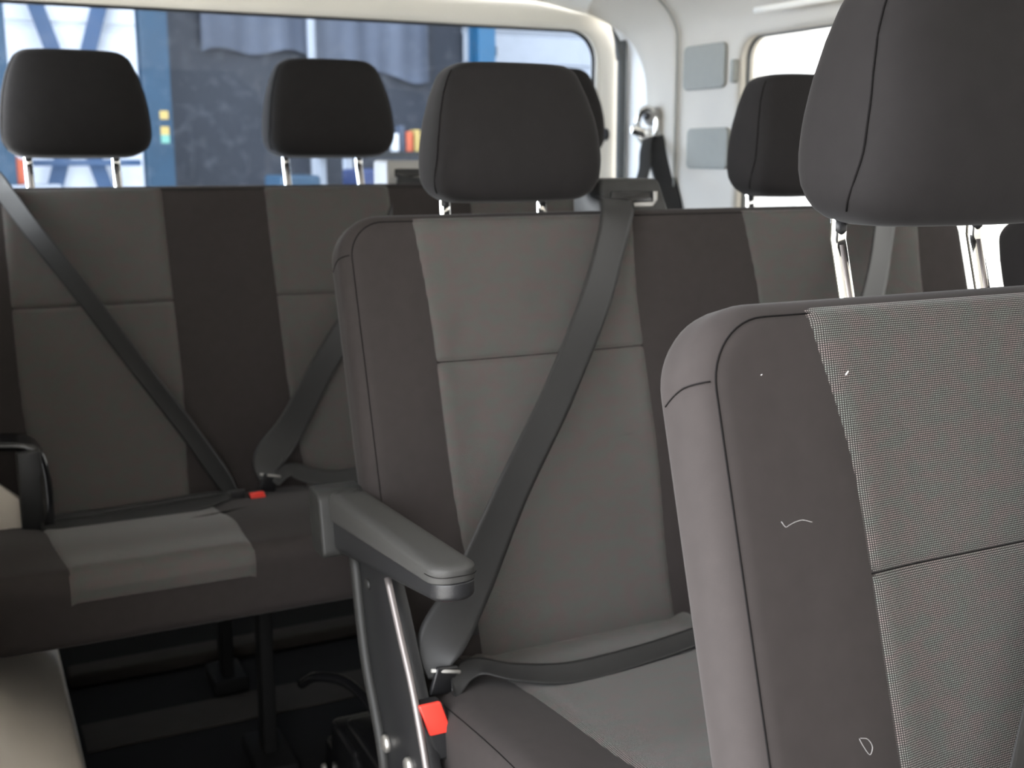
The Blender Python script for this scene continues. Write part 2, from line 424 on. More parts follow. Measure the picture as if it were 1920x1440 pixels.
# grey felt pads set in the right lining
for z0, z1, y0, y1, lab in ((1.247, 1.346, 2.160, 2.322, 'upper grey felt pad set in the right wall lining'), (1.068, 1.160, 2.140, 2.300, 'lower grey felt pad set in the right wall lining')):
    o = slab(rrect(y0, y1, z0, z1, (.014,)*4, 6, .02), 0, .006, .001, .003, 3, 4)
    tag(mesh('wall_pad', xf(o, lambda p: Vector((XR-.001-p.z, p.x, p.y))), M['pad_grey']), lab, 'pad', 'felt pads on the right wall')
la = empty('window_latch', (XR-.006, 2.135, 1.245), 'small grey catch at the rear edge of the right window', 'latch')
mesh('latch_body', box(XR-.014, XR, 2.116, 2.132, 1.255, 1.305, .004), M['pad_grey'], la)
# ================================================================== seats
HR_CACHE = {}; HX = .014      # sideways play of the cushion on its posts
def hw(h):     # half width of a headrest at height h
    ks = [(0, .112), (.012, .121), (.03, .1285), (.05, .1295), (.08, .127), (.11, .122), (.14, .1135), (.16, .105), (.185, .092)]
    for (a, wa), (b, wb) in zip(ks, ks[1:]):
        if h <= b: return wa+(wb-wa)*((h-a)/(b-a))
    return ks[-1][1]
def hd(h):     # front and back depth
    f = .074-.012*(1-sstep(0, .05, h))-.024*sstep(.08, .185, h)
    b = .050-.016*(1-sstep(0, .05, h))-.018*sstep(.06, .185, h)
    return f, b
HH = .183
def headrest_mesh():
    hs = [0, .002, .006, .012, .02, .03, .042]+lin(.055, .15, 10)+[.156, .162, .167, .171, .175, .179, .182, HH]
    N = 72; V, F = [], []
    for h in hs:
        r = .022
        e = 0
        if h < r: e = r-math.sqrt(max(0, r*r-(r-h)**2))
        if h > HH-.016: e = .016-math.sqrt(max(0, .016**2-(h-HH+.016)**2))
        w = hw(min(h, .185))-e; f, b = hd(h); f -= e*.8; b -= e*.8
        for k in range(N):
            t = 2*pi*k/N; n = 4.2
            cx = math.copysign(abs(cos(t))**(2/n), cos(t)); cy = math.copysign(abs(sin(t))**(2/n), sin(t))
            y = cy*(b if cy > 0 else f); x = cx*w
            x *= 1-.06*(cy*.5+.5)                      # a little narrower behind
            y -= .007*(1-(x/w)**2) if cy < 0 else 0    # softly bulging face
            V.append((x+HX, y, h))
    for i in range(len(hs)-1):
        for k in range(N): F.append((i*N+k, i*N+(k+1) % N, (i+1)*N+(k+1) % N, (i+1)*N+k))
    # close top and bottom with shrinking rings
    for base, z in ((0, hs[0]), ((len(hs)-1)*N, hs[-1])):
        prev = base; ring = V[base:base+N]
        for s in (.75, .5, .25, .04):
            st = len(V)
            for p in ring: V.append((HX+(p[0]-HX)*s, p[1]*s, z+(.003*(1-s*s) if base else -.002*(1-s*s))))
            for k in range(N): F.append((prev+k, prev+(k+1) % N, st+(k+1) % N, st+k))
            prev = st
        F.append(tuple(prev+k for k in range(N)))
    return V, F
def hr_seam(side):
    pts = []
    for h in [.012, .02, .035, .055]+lin(.075, .16, 9)+[.166, .172]:
        w = hw(h)-.004; f, b = hd(h); n = 4.2
        c = .965+.0338*(1-sstep(.0, .065, h))
        s = (1-c**n)**(1/n)
        pull = .010*(1-sstep(.01, .05, h))
        e = 0
        if h < .022: e = .022-math.sqrt(max(0, .022**2-(.022-h)**2))
        if h > HH-.016: e = .016-math.sqrt(max(0, .016**2-(h-HH+.016)**2))
        x = c*(hw(h)-e); y = -s*(f-e*.8); x *= 1-.06*(-s*.5+.5); y -= .007*(1-(x/(hw(h)-e))**2)
        pts.append((HX+side*(x+.0003), y-.0003, h))
    return tube(pts, .0008, 6, 3)
def post_mesh(x, L):
    """flattened chrome bar with a bend under the cushion"""
    bar = slab(rrect(-.0072, .0072, -.0042, .0042, (.0038,)*4, 4, .004), -.012, L, .0005, .0005, 2, 2)
    def place(p):
        s = p.z; y = p.y; z = -s
        y += -PSL*max(0, s-.012) if s > .012 else 0
        return Vector((x+p.x, y+.008, z))
    # extra rings along the length
    pts = rrect(-.0072, .0072, -.0042, .0042, (.0038,)*4, 4, .004)
    ss = [-.012, 0, .006, .012, .018, .026]+lin(.035, L, 6); V, F = [], []; N = len(pts)
    for s in ss:
        for a, b in pts: V.append(place(Vector((a, b, s))))
    for i in range(len(ss)-1):
        for k in range(N): F.append((i*N+k, i*N+(k+1) % N, (i+1)*N+(k+1) % N, (i+1)*N+k))
    F.append(tuple(range(N))); F.append(tuple((len(ss)-1)*N+k for k in range(N)))
    return V, F, place
def add_headrest(parent, X, Y, Z, tilt, L, rest, hx=.014):
    """headrest with posts; rest = parent world location"""
    global HX, PSL
    HX = hx; PSL = .305-tilt
    loc = Vector((X, Y, Z))-rest
    if L not in HR_CACHE:
        o = mesh('headrest', headrest_mesh(), M['cloth_head'], None)
        kids = [mesh('seam', hr_seam(s), M['seam'], o, world=False) for s in (-1, 1)]
        for s in (-1, 1):
            v, f, place = post_mesh(s*.0745, L)
            p = mesh('post', (v, f), M['chrome'], o, world=False); kids.append(p)
            g = box(-.0022, .0022, -.0047, -.0040, .016, L, 0)
            kids.append(mesh('post_groove', xf(g, place), M['groove'], o, world=False))
            kids.append(mesh('post_collar', xf(disc((0, 0, -.004), (0, 0, 1), .0062, .013, 16), lambda q: Vector((s*.0745+q.x, q.y*.7+.006, -q.z))), M['black'], o, world=False))
        HR_CACHE[L] = (o, kids)
    else:
        o0, k0 = HR_CACHE[L]
        o = o0.copy(); COL.objects.link(o)
        for k in k0:
            c = k.copy(); COL.objects.link(c); c.parent = o
    o.parent = parent; o.location = loc; o.rotation_euler = (-tilt, 0, 0)
    return o

class Seat:
    """frame of one bench: x along the bench, h up the backrest, n out of its face"""
    def __init__(s, x0, x1, Yb, zb, al, H):
        s.x0, s.x1, s.Yb, s.zb, s.al, s.H = x0, x1, Yb, zb, al, H
    def P(s, a, h, n): return Vector((a, s.Yb+h*sin(s.al)-n*cos(s.al), s.zb+h*cos(s.al)+n*sin(s.al)))
    def world(s, vf): return [s.P(*q) for q in vf[0]], vf[1]

TB, RE, RC = .070, .024, .058
def make_backrest(s, root, inserts, h0=-.07, rc=RC, seam_h=.372, side_seams=True, flare=.010):
    """charcoal cover + one dotted weave panel per seat + stitched seams"""
    def disp(a, h):
        d = 0
        for (p, q) in inserts: d -= .009*sstep(p-.03, p+.06, a)*(1-sstep(q-.06, q+.03, a))*sstep(0, .12, h)*(1-sstep(s.H-.16, s.H, h))
        return d
    out = rrect(s.x0, s.x1, h0, s.H, (.02, .02, rc, rc), 12, .012)
    b = mesh('backrest', s.world(slab(out, -TB, 0, .024, RE, 6, 14, disp)), M['cloth'], root)
    def front(a, h):
        d = rdist(a, h, s.x0, s.x1, h0, s.H, rc); n = disp(a, h)
        if d < RE: n -= RE-math.sqrt(max(0, RE*RE-(RE-max(d, 0))**2))
        return n
    for (p, q) in inserts:
        hs = lin(h0+.03, seam_h-.012, 26)+lin(seam_h-.010, seam_h+.010, 12)+lin(seam_h+.013, s.H-.05, 12)+lin(s.H-.045, s.H-.0075, 14)
        us = [0, .004, .012]+lin(.03, .97, 26)+[.988, .996, 1]
        V, UV = [], []
        for h in hs:
            fl = flare*sstep(s.H-.17, s.H+.01, h)**1.3
            lo = .012*(1-sstep(0, .25, h))
            for u in us:
                a = (p-fl+lo)+((q+fl-lo)-(p-fl+lo))*u
                e = min(u, 1-u)*(q-p)
                n = front(a, h)+.0036*sstep(0, .008, e)*sstep(0, .006, s.H-.0075-h)-.0006
                n -= .0030*math.exp(-((h-seam_h)/.0040)**2)*sstep(0, .008, e)
                V.append((a, h, n)); UV.append((a, h))
        m_ = len(us)
        F = [(i*m_+j, i*m_+j+1, (i+1)*m_+j+1, (i+1)*m_+j) for i in range(len(hs)-1) for j in range(m_-1)]
        mesh('seat_back_panel', s.world((V, F)), M['weave'], b, uv=UV)
        sm = [(p+.002+(q-p-.004)*k/20, seam_h, 0) for k in range(21)]
        mesh('seam', s.world(tube([(a, h, front(a, h)-.0004) for a, h, _ in sm], .0008, 6)), M['seam'], b)
    if side_seams:
        # piping where the face meets the sides, running over the top corners
        cr = []
        k0 = rrect(s.x0+.0125, s.x1-.0125, h0, s.H-.0125, (.02, .02, rc-.012, rc-.012), 12, .012)
        top = [q for q in k0 if q[1] > h0+.03]
        # order: start at right bottom, over the top, to left bottom
        ri = [q for q in top]
        ri.sort(key=lambda q: math.atan2(q[1]-(h0+.03), q[0]-(s.x0+s.x1)/2))
        mesh('seam', s.world(tube([(a, h, front(a, h)+.0003) for a, h in ri], .0007, 6)), M['seam'], b)
        for sx_, ex in ((s.x0, -1), (s.x1, 1)):
            pts = []
            for k in range(17):
                t = k/16
                if t < .4: ph = (1-t/.4)*.95; aa = RE*(1-cos(ph)); n = -RE+RE*sin(ph)
                else: aa = 0; n = -RE-.025*(t-.4)/.6
                pts.append((sx_-ex*(aa-.0002), s.H-.054-.012*t*t, n+.0002))
            mesh('seam', s.world(tube(pts, .0006, 6)), M['seam'], b)
    return b, front

def make_cushion(x0, x1, yb, yf, zb, zf, th, root, inserts, lip=.0, bol=.012, label=None):
    """seat base: runs from the backrest (yb) to the front edge (yf); inserts are dotted weave"""
    def top(x, y):
        t = (yb-y)/(yb-yf)
        z = zb+(zf-zb)*sstep(0, .8, t)
        inn = 0
        for (p, q) in inserts: inn = max(inn, sstep(p-.045, p+.03, x)*(1-sstep(q-.03, q+.045, x)))
        z -= bol*inn*(1-sstep(.75, 1.0, t))
        z -= lip*math.exp(-((t-.17)/.07)**2)*inn
        return z
    out = rrect(x0, x1, yf, yb, (.035, .035, .02, .02), 8, .014)
    zt = 0
    sl = slab(out, -th, 0, .02, .030, 6, 14)
    def place(p):
        w = max(0, 1+p.z/th)
        lean = .02*(1-w)*sstep(.12, 0, p.y-yf)     # front face leans back towards the floor
        return Vector((p.x, p.y+lean, top(p.x, p.y)*1.0+p.z))
    c = mesh('seat_cushion', xf(sl, place), M['cloth'], root)
    # weave panels laid over the top and down the front
    for (p, q) in inserts:
        prm = [('t', y) for y in lin(yb-.004, yf+.032, 30)]
        prof = [(y, 0) for y in lin(yb-.006, yf+.030, 32)]+[(yf+.030-.030*sin(a), -.030+.030*cos(a)) for a in lin(.15, pi/2, 8)]+[(yf, -.030-k*.008) for k in range(1, 3)]
        us = [0, .004, .012]+lin(.03, .97, 22)+[.988, .996, 1]
        V, UV = [], []; L = 0; last = None
        for (y, dz) in prof:
            if last: L += math.hypot(y-last[0], dz-last[1])
            last = (y, dz)
            t = (yb-y)/(yb-yf)
            fl = .028*(1-sstep(.05, .5, t))-.035*sstep(.62, 1.0, t)
            for u in us:
                a = (p-fl*.3)+((q+fl*.3)-(p-fl*.3))*u
                e = min(u, 1-u)*(q-p)
                off = .0045*sstep(0, .010, e)-.0006
                ny = off*(1 if dz < -.02 else 0)
                lean = .02*(-dz/th)*sstep(.12, 0, y-yf)
                V.append((a, y+lean-ny-(.0008 if dz < -.004 else 0), top(a, y)+dz+off)); UV.append((a, L))
        m_ = len(us)
        F = [(i*m_+j, i*m_+j+1, (i+1)*m_+j+1, (i+1)*m_+j) for i in range(len(prof)-1) for j in range(m_-1)]
        mesh('seat_panel', (V, F), M['weave'], c, uv=UV)
    for sx_, ex in ((x0, 1), (x1, -1)):
        mesh('seam', tube([(sx_+ex*.009, y, top(sx_+ex*.009, y)-.0085) for y in lin(yb-.03, yf+.05, 14)], .0006, 6), M['seam'], c)
    return c, top

# ---- belts
def tower(root, X, Y, z0, z1, m, w=.125):
    """belt outlet on top of a backrest: hood, slot, guide"""
    hwid = w/2
    def wedge(p):
        k = (p.z-z0)/(z1-z0); sc = 1-.33*max(0, k)**1.2
        return Vector((X+(p.x-X)*(sc if p.x > X else 1-.12*max(0, k)), p.y+.25*(p.z-z0), p.z))
    t = mesh('belt_outlet', xf(box(X-hwid, X+hwid, Y-.035, Y+.05, z0-.03, z1, .007), wedge), m, root)
    mesh('slot', xf(box(X-hwid*.72, X+hwid*.62, Y-.0375, Y-.030, z1-.034, z1-.017, .003), wedge), M['gloss'], t)
    yq = Y-.037+.25*(z1-.034-z0)
    mesh('slot_guide', tube([(X-hwid*.3, yq, z1-.037), (X+hwid*.42, yq, z1-.036), (X+hwid*.50, yq, z1-.030), (X+hwid*.50, yq, z1-.018)], .0035, 8), M['lgrey'], t)
    return t

def seat_belt(label, dx, dy, dz, lap_to, group='three point seat belts', top=True):
    """shoulder strap from the outlet to the buckle, lap strap, tongue and buckle; offsets from the middle row's left belt"""
    D = Vector((dx, dy, dz))
    r = empty('seat_belt', Vector((.46, 1.139, .50))+D, label, 'seat belt', group)
    pts = [(.850, 1.432, 1.040), (.845, 1.400, 1.037), (.830, 1.374, 1.015), (.808, 1.352, .975), (.765, 1.318, .906), (.69, 1.275, .80), (.60, 1.222, .70), (.522, 1.178, .60), (.468, 1.148, .548), (.456, 1.133, .512)]
    wd = [(1, 0, -.05), (1, .05, -.12), (1, .15, -.35), (1, .2, -.55), (1, .15, -.62), (1, .15, -.62), (1, .1, -.60), (1, -.1, -.50), (.80, -.50, -.30), (.80, -.4, -.25)]
    wi = [.054, .055, .056, .056, .054, .052, .050, .053, .056, .018]
    pts = [Vector(p)+D for p in pts]
    mesh('shoulder_strap', ribbon(pts, wd, wi, .0015, 10, .0012), M['strap'], r)
    # tongue
    e = Vector((.462, 1.128, .508))+D
    tg_ = mesh('latch_tongue', xf(box(-.020, .020, -.004, .004, -.012, .020, .003), lambda p: e+Vector((p.x*.8+p.z*.30, p.y+p.x*.35, p.z-p.x*.25))), M['black'], r)
    mesh('tongue_bar', tube([e+Vector((-.016, -.007, .022)), e+Vector((.020, -.004, .012))], .0022, 8), M['lgrey'], tg_)
    # buckle with red button
    b = Vector((.437, 1.100, .487))+D
    def tilt(p): return b+Vector((p.x+p.z*-.30, p.y+.10*p.z, p.z*.96))
    bk = mesh('buckle', xf(box(-.014, .016, -.011, .011, -.050, .018, .004), tilt), M['black'], r)
    mesh('red_button', xf(box(-.013, .013, -.0135, -.008, -.017, .021, .002), tilt), M['red'], bk)
    mesh('buckle_stalk', tube([b+Vector((.012, .0, -.04)), b+Vector((.03, -.02, -.085)), b+Vector((.035, -.03, -.14))], .007, 10, 6), M['black'], bk)
    # lap strap
    lp = [Vector(p)+D for p in lap_to['pts']]
    mesh('lap_strap', ribbon(lp, lap_to['wd'], lap_to['wi'], .0015, 10, .001), M['strap'], r)
    return r
# ------------------------------------------------------------------ middle bench (two seats)
A17 = math.radians(17)
mid = empty('bench_seat', (.445, 1.05, .10), 'charcoal double bench with a folded-down armrest in the middle row', 'bench seat')
ms = Seat(.442, 1.515, 1.24, .482, A17, .571)
MID_IN = [(.549, .866), (1.075, 1.405)]
make_backrest(ms, mid, MID_IN)
make_cushion(.448, 1.51, 1.30, .80, .484, .514, .125, mid, [(.553, .868), (1.09, 1.40)], lip=.004)
for X in (.689, 1.205): add_headrest(mid, X, 1.462, 1.036, math.radians(3), .085, Vector(mid.location), .017)
tower(mid, .892, 1.452, 1.015, 1.066, M['dgrey'], .124)
tower(mid, 1.382, 1.452, 1.010, 1.062, M['dgrey'], .124)
# armrest: padded top on a plastic shell, hinged on the side of the backrest
def arm_top(y): return .688+(1.30-y)*.047
def arm_mid(y): return .655+(1.30-y)*.095
def arm_bot(y): return .613+(1.30-y)*.165
def armpad(p): return Vector((p.x, p.y, arm_mid(p.y)+(arm_top(p.y)-arm_mid(p.y))*p.z/.04))
ar = mesh('armrest', (lambda o: xf(o, armpad))(slab(rrect(.396, .447, .985, 1.345, (.022, .022, .006, .006), 10, .012), 0, .04, .003, .012, 6, 6)), M['pad'], mid)
def shell(p): return Vector((p.x, p.y, arm_bot(p.y)+(arm_mid(p.y)+.0005-arm_bot(p.y))*p.z))
sl = slab(rrect(.399, .445, .982, 1.34, (.022, .022, .006, .006), 10, .012), 0, .04, .014, .002, 6, 6)
mesh('armrest_shell', xf(([(q[0], q[1], q[2]/.04) for q in sl[0]], sl[1]), shell), M['black'], ar)
mesh('hinge_cap', xf(slab(rrect(1.325, 1.375, .605, .688, (.012, .012, .014, .014), 8, .01), .383, .444, .004, .004, 3, 4), lambda p: Vector((p.z, p.x+.2*(p.y-.64), p.y))), M['dgrey'], ar)
mesh('seam', tube([(x, y, arm_top(y)-.010) for x, y in ((.3955, 1.01), (.3965, 1.0), (.400, .991), (.406, .986), (.415, .9842), (.43, .9842), (.438, .986), (.444, .992))], .0004, 6, 3), M['seam'], ar)
# side frame plate, rod and bolts
pl = [(1.318, .62), (1.20, .63), (1.165, .585), (1.11, .50), (1.075, .43), (1.055, .33), (1.02, .20), (.99, .112), (1.25, .112), (1.23, .30), (1.225, .38), (1.285, .49)]
def resample(poly, s=.012):
    r = []
    for i, a in enumerate(poly):
        b = poly[(i+1) % len(poly)]; d = math.hypot(b[0]-a[0], b[1]-a[1]); n = max(1, int(d/s))
        r += [(a[0]+(b[0]-a[0])*k/n, a[1]+(b[1]-a[1])*k/n) for k in range(n)]
    return r
def poly_plate(poly, c0, c1, b):
    bm = bmesh.new(); vs = [bm.verts.new((p[0], p[1], c0)) for p in poly]; f = bm.faces.new(vs)
    e = bmesh.ops.extrude_face_region(bm, geom=[f]); [setattr(v.co, 'z', c1) for v in e['geom'] if isinstance(v, bmesh.types.BMVert)]
    bmesh.ops.bevel(bm, geom=list(bm.edges), offset=b, segments=2, profile=.5, affect='EDGES', clamp_overlap=True)
    bm.verts.ensure_lookup_table()
    r = ([v.co.copy() for v in bm.verts], [tuple(v.index for v in q.verts) for q in bm.faces]); bm.free(); return r
fr = mesh('side_frame', xf(poly_plate(pl, .424, .440, .0035), lambda p: Vector((p.z, p.x, p.y))), M['black'], mid, flat_angle=40)
mesh('frame_flange', tube([(.421, 1.312, .612), (.421, 1.279, .49), (.421, 1.219, .38), (.421, 1.224, .30), (.421, 1.244, .115)], .0075, 10, 6), M['dgrey'], fr)
mesh('bolt', disc((.425, 1.212, .402), (-1, 0, 0), .011, .008, 18), M['bolt'], fr)
mesh('bolt', disc((.425, 1.135, .412), (-1, 0, 0), .010, .008, 18), M['bolt'], fr)
mesh('bolt', disc((.425, 1.270, .585), (-1, 0, 0), .007, .004, 16), M['dgrey'], fr)
mesh('tilt_rod', tube([(.417, 1.180, .625), (.417, 1.140, .568), (.417, 1.103, .516), (.417, 1.067, .445), (.418, 1.045, .38)], .0042, 10, 6), M['tube'], mid)
o = mesh('side_frame', xf(poly_plate(pl, 1.512, 1.526, .0035), lambda p: Vector((p.z, p.x, p.y))), M['black'], mid, flat_angle=40)
mesh('care_tag', xf(box(-.006, .006, -.001, .001, -.016, .016, .0006), lambda p: Vector((.539+p.x, 1.215+.2*p.z, .535+p.z))), M['black'], mid)
# feet of the bench behind its cushion
for X in (.47, 1.40):
    lg = mesh('leg', join(box(X, X+.075, 1.50, 1.62, .10, .235, .012), box(X+.006, X+.07, 1.26, 1.56, .215, .26, .01), box(X+.012, X+.06, 1.555, 1.70, .10, .165, .014)), M['steel_black'], mid, flat_angle=40)
    mesh('release_lever', tube([(X+.05, 1.50, .27), (X+.03, 1.60, .292), (X-.005, 1.66, .286), (X-.02, 1.70, .26)], .008, 10, 6), M['steel_black'], lg)
    for (a, b_) in ((1.535, .16), (1.585, .135), (1.65, .13)): mesh('bolt', disc((X+.001, a, b_), (-1, 0, 0), .009, .006, 14), M['bolt'], lg)

LAP = {'pts': [(.470, 1.112, .500), (.490, 1.132, .512), (.515, 1.140, .514), (.555, 1.122, .505), (.62, 1.106, .4985), (.72, 1.112, .4985), (.82, 1.128, .500), (.90, 1.150, .503), (.955, 1.180, .506)],
       'wd': [(.4, .5, .5), (.2, .8, .4), (0, 1, .2), (0, 1, .25), (0, 1, .45), (0, 1, .35), (-.1, 1, .3), (-.3, 1, .2), (-.4, 1, .1)],
       'wi': [.014, .024, .034, .034, .032, .031, .030, .026, .018]}
seat_belt('black seat belt crossing the middle bench behind the armrest, with a red buckle', 0, 0, 0, LAP)
LAP2 = {'pts': [(x-.0, y, z) for x, y, z in LAP['pts']], 'wd': LAP['wd'], 'wi': LAP['wi']}
seat_belt('black seat belt on the far middle seat, glimpsed behind the near headrest posts', .49, 0, -.004, LAP2)

# ------------------------------------------------------------------ near seat
near = empty('car_seat', (.45, .30, .10), 'large near seat with dotted grey weave and charcoal side bolster, closest to the viewer', 'car seat', 'single seats of the front row')
ns = Seat(.449, .985, .475, .451, A17, .575)
nb, nfront = make_backrest(ns, near, [(.570, .872)], rc=.060, flare=.026)
lint = [[(.4973, .4197), (.5003, .4156), (.5042, .4166), (.510, .418), (.5161, .4182), (.5237, .4157)], [(.5731, .5178), (.5701, .5153)], [(.4980, .5215), (.4992, .522)],
        [(.5367, .2634), (.5394, .2574), (.5439, .2509), (.5472, .2556), (.544, .2615), (.5377, .2636)]]
for k, l in enumerate(lint):
    mesh('lint', ns.world(tube([(a, h, nfront(a, h)+(.0045 if a > .565 else .0006)) for a, h in l], (.0005, .0003)[k-1] if k in (1, 2) else .00011, 5, 6 if len(l) > 2 else 0)), M['white'], nb)
make_cushion(.455, .98, .535, .04, .453, .483, .125, near, [(.56, .874)])
tower(near, .952, .690, .985, 1.030, M['dgrey'], .130)
add_headrest(near, .7095, .703, 1.046, math.radians(0), .115, Vector(near.location), .020)
for X in (.50, .87):
    mesh('leg', join(box(X, X+.06, .10, .16, .10, .345, .01), box(X, X+.06, .40, .46, .10, .345, .01), box(X-.004, X+.064, .08, .48, .10, .125, .006)), M['steel_black'], near, flat_angle=40)
seat_belt('black seat belt on the near dotted seat, cut off by the right picture edge', .036, -.728, -.031, LAP)
# its neighbour, leaning far back: only the head restraint shows
rec = empty('car_seat', (1.0, .30, .10), 'reclined seat beside the near seat, its bluish headrest showing at the right edge', 'car seat', 'single seats of the front row')
A2 = math.radians(41)
rs = Seat(1.02, 1.47, .475, .451, A2, .552)
make_backrest(rs, rec, [(1.13, 1.37)])
make_cushion(1.025, 1.465, .50, .04, .453, .483, .125, rec, [(1.13, 1.37)])
hp = rs.P(1.245, .60, -.045)
add_headrest(rec, hp.x, hp.y, hp.z, math.radians(36), .0851, Vector(rec.location))
for X in (1.03, 1.33):
    mesh('leg', join(box(X, X+.06, .10, .16, .10, .345, .01), box(X, X+.06, .40, .46, .10, .345, .01), box(X-.004, X+.064, .08, .48, .10, .125, .006)), M['steel_black'], rec, flat_angle=40)

# ------------------------------------------------------------------ rear bench (three seats)
rear = empty('bench_seat', (-.005, 1.80, .10), 'charcoal three seat bench at the very back, under the rear window', 'bench seat')
A18 = math.radians(18.5)
bs = Seat(-.012, 1.285, 2.0, .490, A18, .590)
make_backrest(bs, rear, [(.083, .356), (.541, .792), (.962, 1.212)], rc=.045, flare=.0)
make_cushion(-.010, 1.283, 2.06, 1.555, .500, .552, .115, rear, [(.094, .364), (.56, .80), (.97, 1.20)], bol=.010)
for X in (.212, .677, 1.160): add_headrest(rear, X, 2.235, 1.095, math.radians(4), .105, Vector(rear.location), .008)
tower(rear, .868, 2.262, 1.030, 1.089, M['lgrey'], .130)
# black gloss bracket at the wall end of the bench
bk = mesh('end_bracket', xf(slab(rrect(-.02, .106, .495, .650, (.006, .006, .035, .01), 10, .008), 0, .05, .006, .01, 4, 5), lambda p: Vector((p.x, 1.985-p.z, p.y)) if False else Vector((p.x, 1.99-p.z, p.y))), M['gloss'], rear) if False else None
arch_pts = [(-.02, 1.955, .652), (.03, 1.952, .650), (.075, 1.948, .646), (.096, 1.944, .632), (.104, 1.938, .60), (.105, 1.93, .55), (.104, 1.922, .495)]
mesh('end_bracket', ribbon(arch_pts, [(0, 1, .1)]*3+[(0, 1, 0)]*4, .05, .016, 10), M['gloss'], rear)
mesh('bracket_web', box(.064, .101, 1.912, 1.925, .485, .640, .004), M['black'], rear, flat_angle=40)
struct('trim_9', xf(poly_plate(resample([(-.03, .44), (.072, .44), (.072, .553), (.03, .592), (-.03, .622)]), 1.93, 1.952, .006), lambda p: Vector((p.x, p.z, p.y))), M['beige'], 'beige side trim showing through the black bracket at the left', 'side trim', flat_angle=40)
for X in (.395, 1.0):
    for y0, y1, p0, p1 in ((1.74, 1.78, 1.69, 1.83), (2.06, 2.10, 2.04, 2.14)):
        mesh('leg', join(box(X, X+.022, y0, y1, .115, .445, .004), box(X-.02, X+.045, p0, p1, .10, .128, .006)), M['leg_black'], rear, flat_angle=40)
tag(mesh('floor_sill', box(.132, 1.56, 2.19, 2.245, .10, .128, .008), M['mat2']), 'low dark cross sill on the floor under the rear bench', 'sill')
tag(mesh('tread_strip', box(.135, 1.2, 1.925, 2.03, .10, .1035, .001), M['mat2']), 'dull grey tread strip across the floor under the rear bench', 'tread strip')

# belts of the rear bench
LAP3 = {'pts': [(x if x < .5 else .5+(x-.5)*.62, y, z+.012) for x, y, z in LAP['pts']], 'wd': [(0, .8, .7)]*9, 'wi': [.014, .024, .030, .032, .034, .034, .034, .03, .02]}
seat_belt('black seat belt slanting down the rear bench between two seats, beside its red buckle', .010, .826, .018, LAP3)
lb = empty('seat_belt', (.41, 1.95, .52), 'black seat belt slanting from the left wall across the leftmost rear seat', 'seat belt', 'three point seat belts')
pts = [(-.022, 2.30, 1.16), (.03, 2.235, 1.10), (.072, 2.195, 1.065), (.095, 2.160, 1.030), (.135, 2.120, .963), (.210, 2.075, .846), (.278, 2.035, .735), (.345, 1.995, .628), (.392, 1.962, .545), (.413, 1.945, .505)]
mesh('shoulder_strap', ribbon(pts, [(.5, .6, .5), (.6, .2, .5), (.68, -.3, .5), (.69, -.38, .5), (.69, -.38, .5), (.69, -.38, .5), (.69, -.38, .5), (.69, -.38, .5), (.69, -.38, .5), (.6, -.3, .4)], [.034]*8+[.034, .016], .0015, 10, .001), M['strap'], lb)
b0 = Vector((.412, 1.918, .497))
bq = mesh('buckle', xf(box(-.012, .012, -.011, .011, -.05, .016, .004), lambda p: b0+p), M['black'], lb)
mesh('red_button', xf(box(-.008, .010, -.0135, -.008, -.010, .0165, .002), lambda p: b0+p), M['red'], bq)
mesh('latch_tongue', xf(box(-.016, .016, -.003, .003, -.012, .016, .003), lambda p: Vector((.410, 1.938, .512))+p), M['black'], lb)
mesh('lap_strap', ribbon([(.405, 1.932, .508), (.385, 1.935, .516), (.34, 1.935, .514), (.26, 1.935, .5105), (.17, 1.937, .510), (.105, 1.945, .511), (.06, 1.96, .508)], [(0, .8, .7)]*7, [.016, .03, .038, .036, .032, .026, .02], .0015, 10, .001), M['strap'], lb)
mesh('lap_strap', ribbon([(.398, 1.920, .524), (.34, 1.908, .520), (.26, 1.900, .517), (.17, 1.897, .516), (.09, 1.900, .517)], [(0, 1, .35)]*5, [.016, .034, .038, .038, .036], .0015, 10, .001), M['strap'], lb)
# pillar belt of the right rear seat, with its guide loop
pb = empty('seat_belt', (1.555, 2.42, 1.17), 'black seat belt hanging from a shiny guide loop on the rear right pillar', 'seat belt', 'three point seat belts')
lc = Vector((1.548, 2.425, 1.170))
ring = [lc+Vector((-.5*.034*cos(t)*1.0, .034*cos(t)*.5, .040*sin(t))) for t in lin(0, 2*pi, 28)]
gl = mesh('guide_loop', tube(ring, .0085, 10), M['chrome'], pb)
mesh('loop_boss', disc(lc+Vector((.03, .005, .022)), (-1, -.35, 0), .022, .035, 22), M['lgrey'], gl)
mesh('loop_bolt', disc(lc+Vector((-.006, -.008, .022)), (-1, -.35, 0), .009, .006, 16), M['black'], gl)
mesh('loop_plate', xf(box(-.042, .012, -.004, .004, -.030, -.008, .003), lambda p: lc+Vector((p.x*.9, p.x*-.3+p.y, p.z-.2*p.x))), M['chrome'], gl)
mesh('shoulder_strap', ribbon([lc+Vector((-.004, -.012, -.030)), lc+Vector((-.035, -.05, -.062)), lc+Vector((-.075, -.11, -.105)), lc+Vector((-.13, -.17, -.15))], [(.45, -.6, .25), (.5, -.75, .2), (.55, -.8, .15), (.6, -.8, .1)], [.03, .03, .03, .03], .0015, 10), M['strap'], pb)
mesh('retractor_strap', ribbon([lc+Vector((.006, -.018, -.030)), lc+Vector((.010, -.034, -.07)), lc+Vector((.014, -.070, -.14)), lc+Vector((.015, -.105, -.22)), lc+Vector((.015, -.13, -.32))], [(.75, -.65, 0)]*5, .052, .0015, 10), M['strap'], pb)
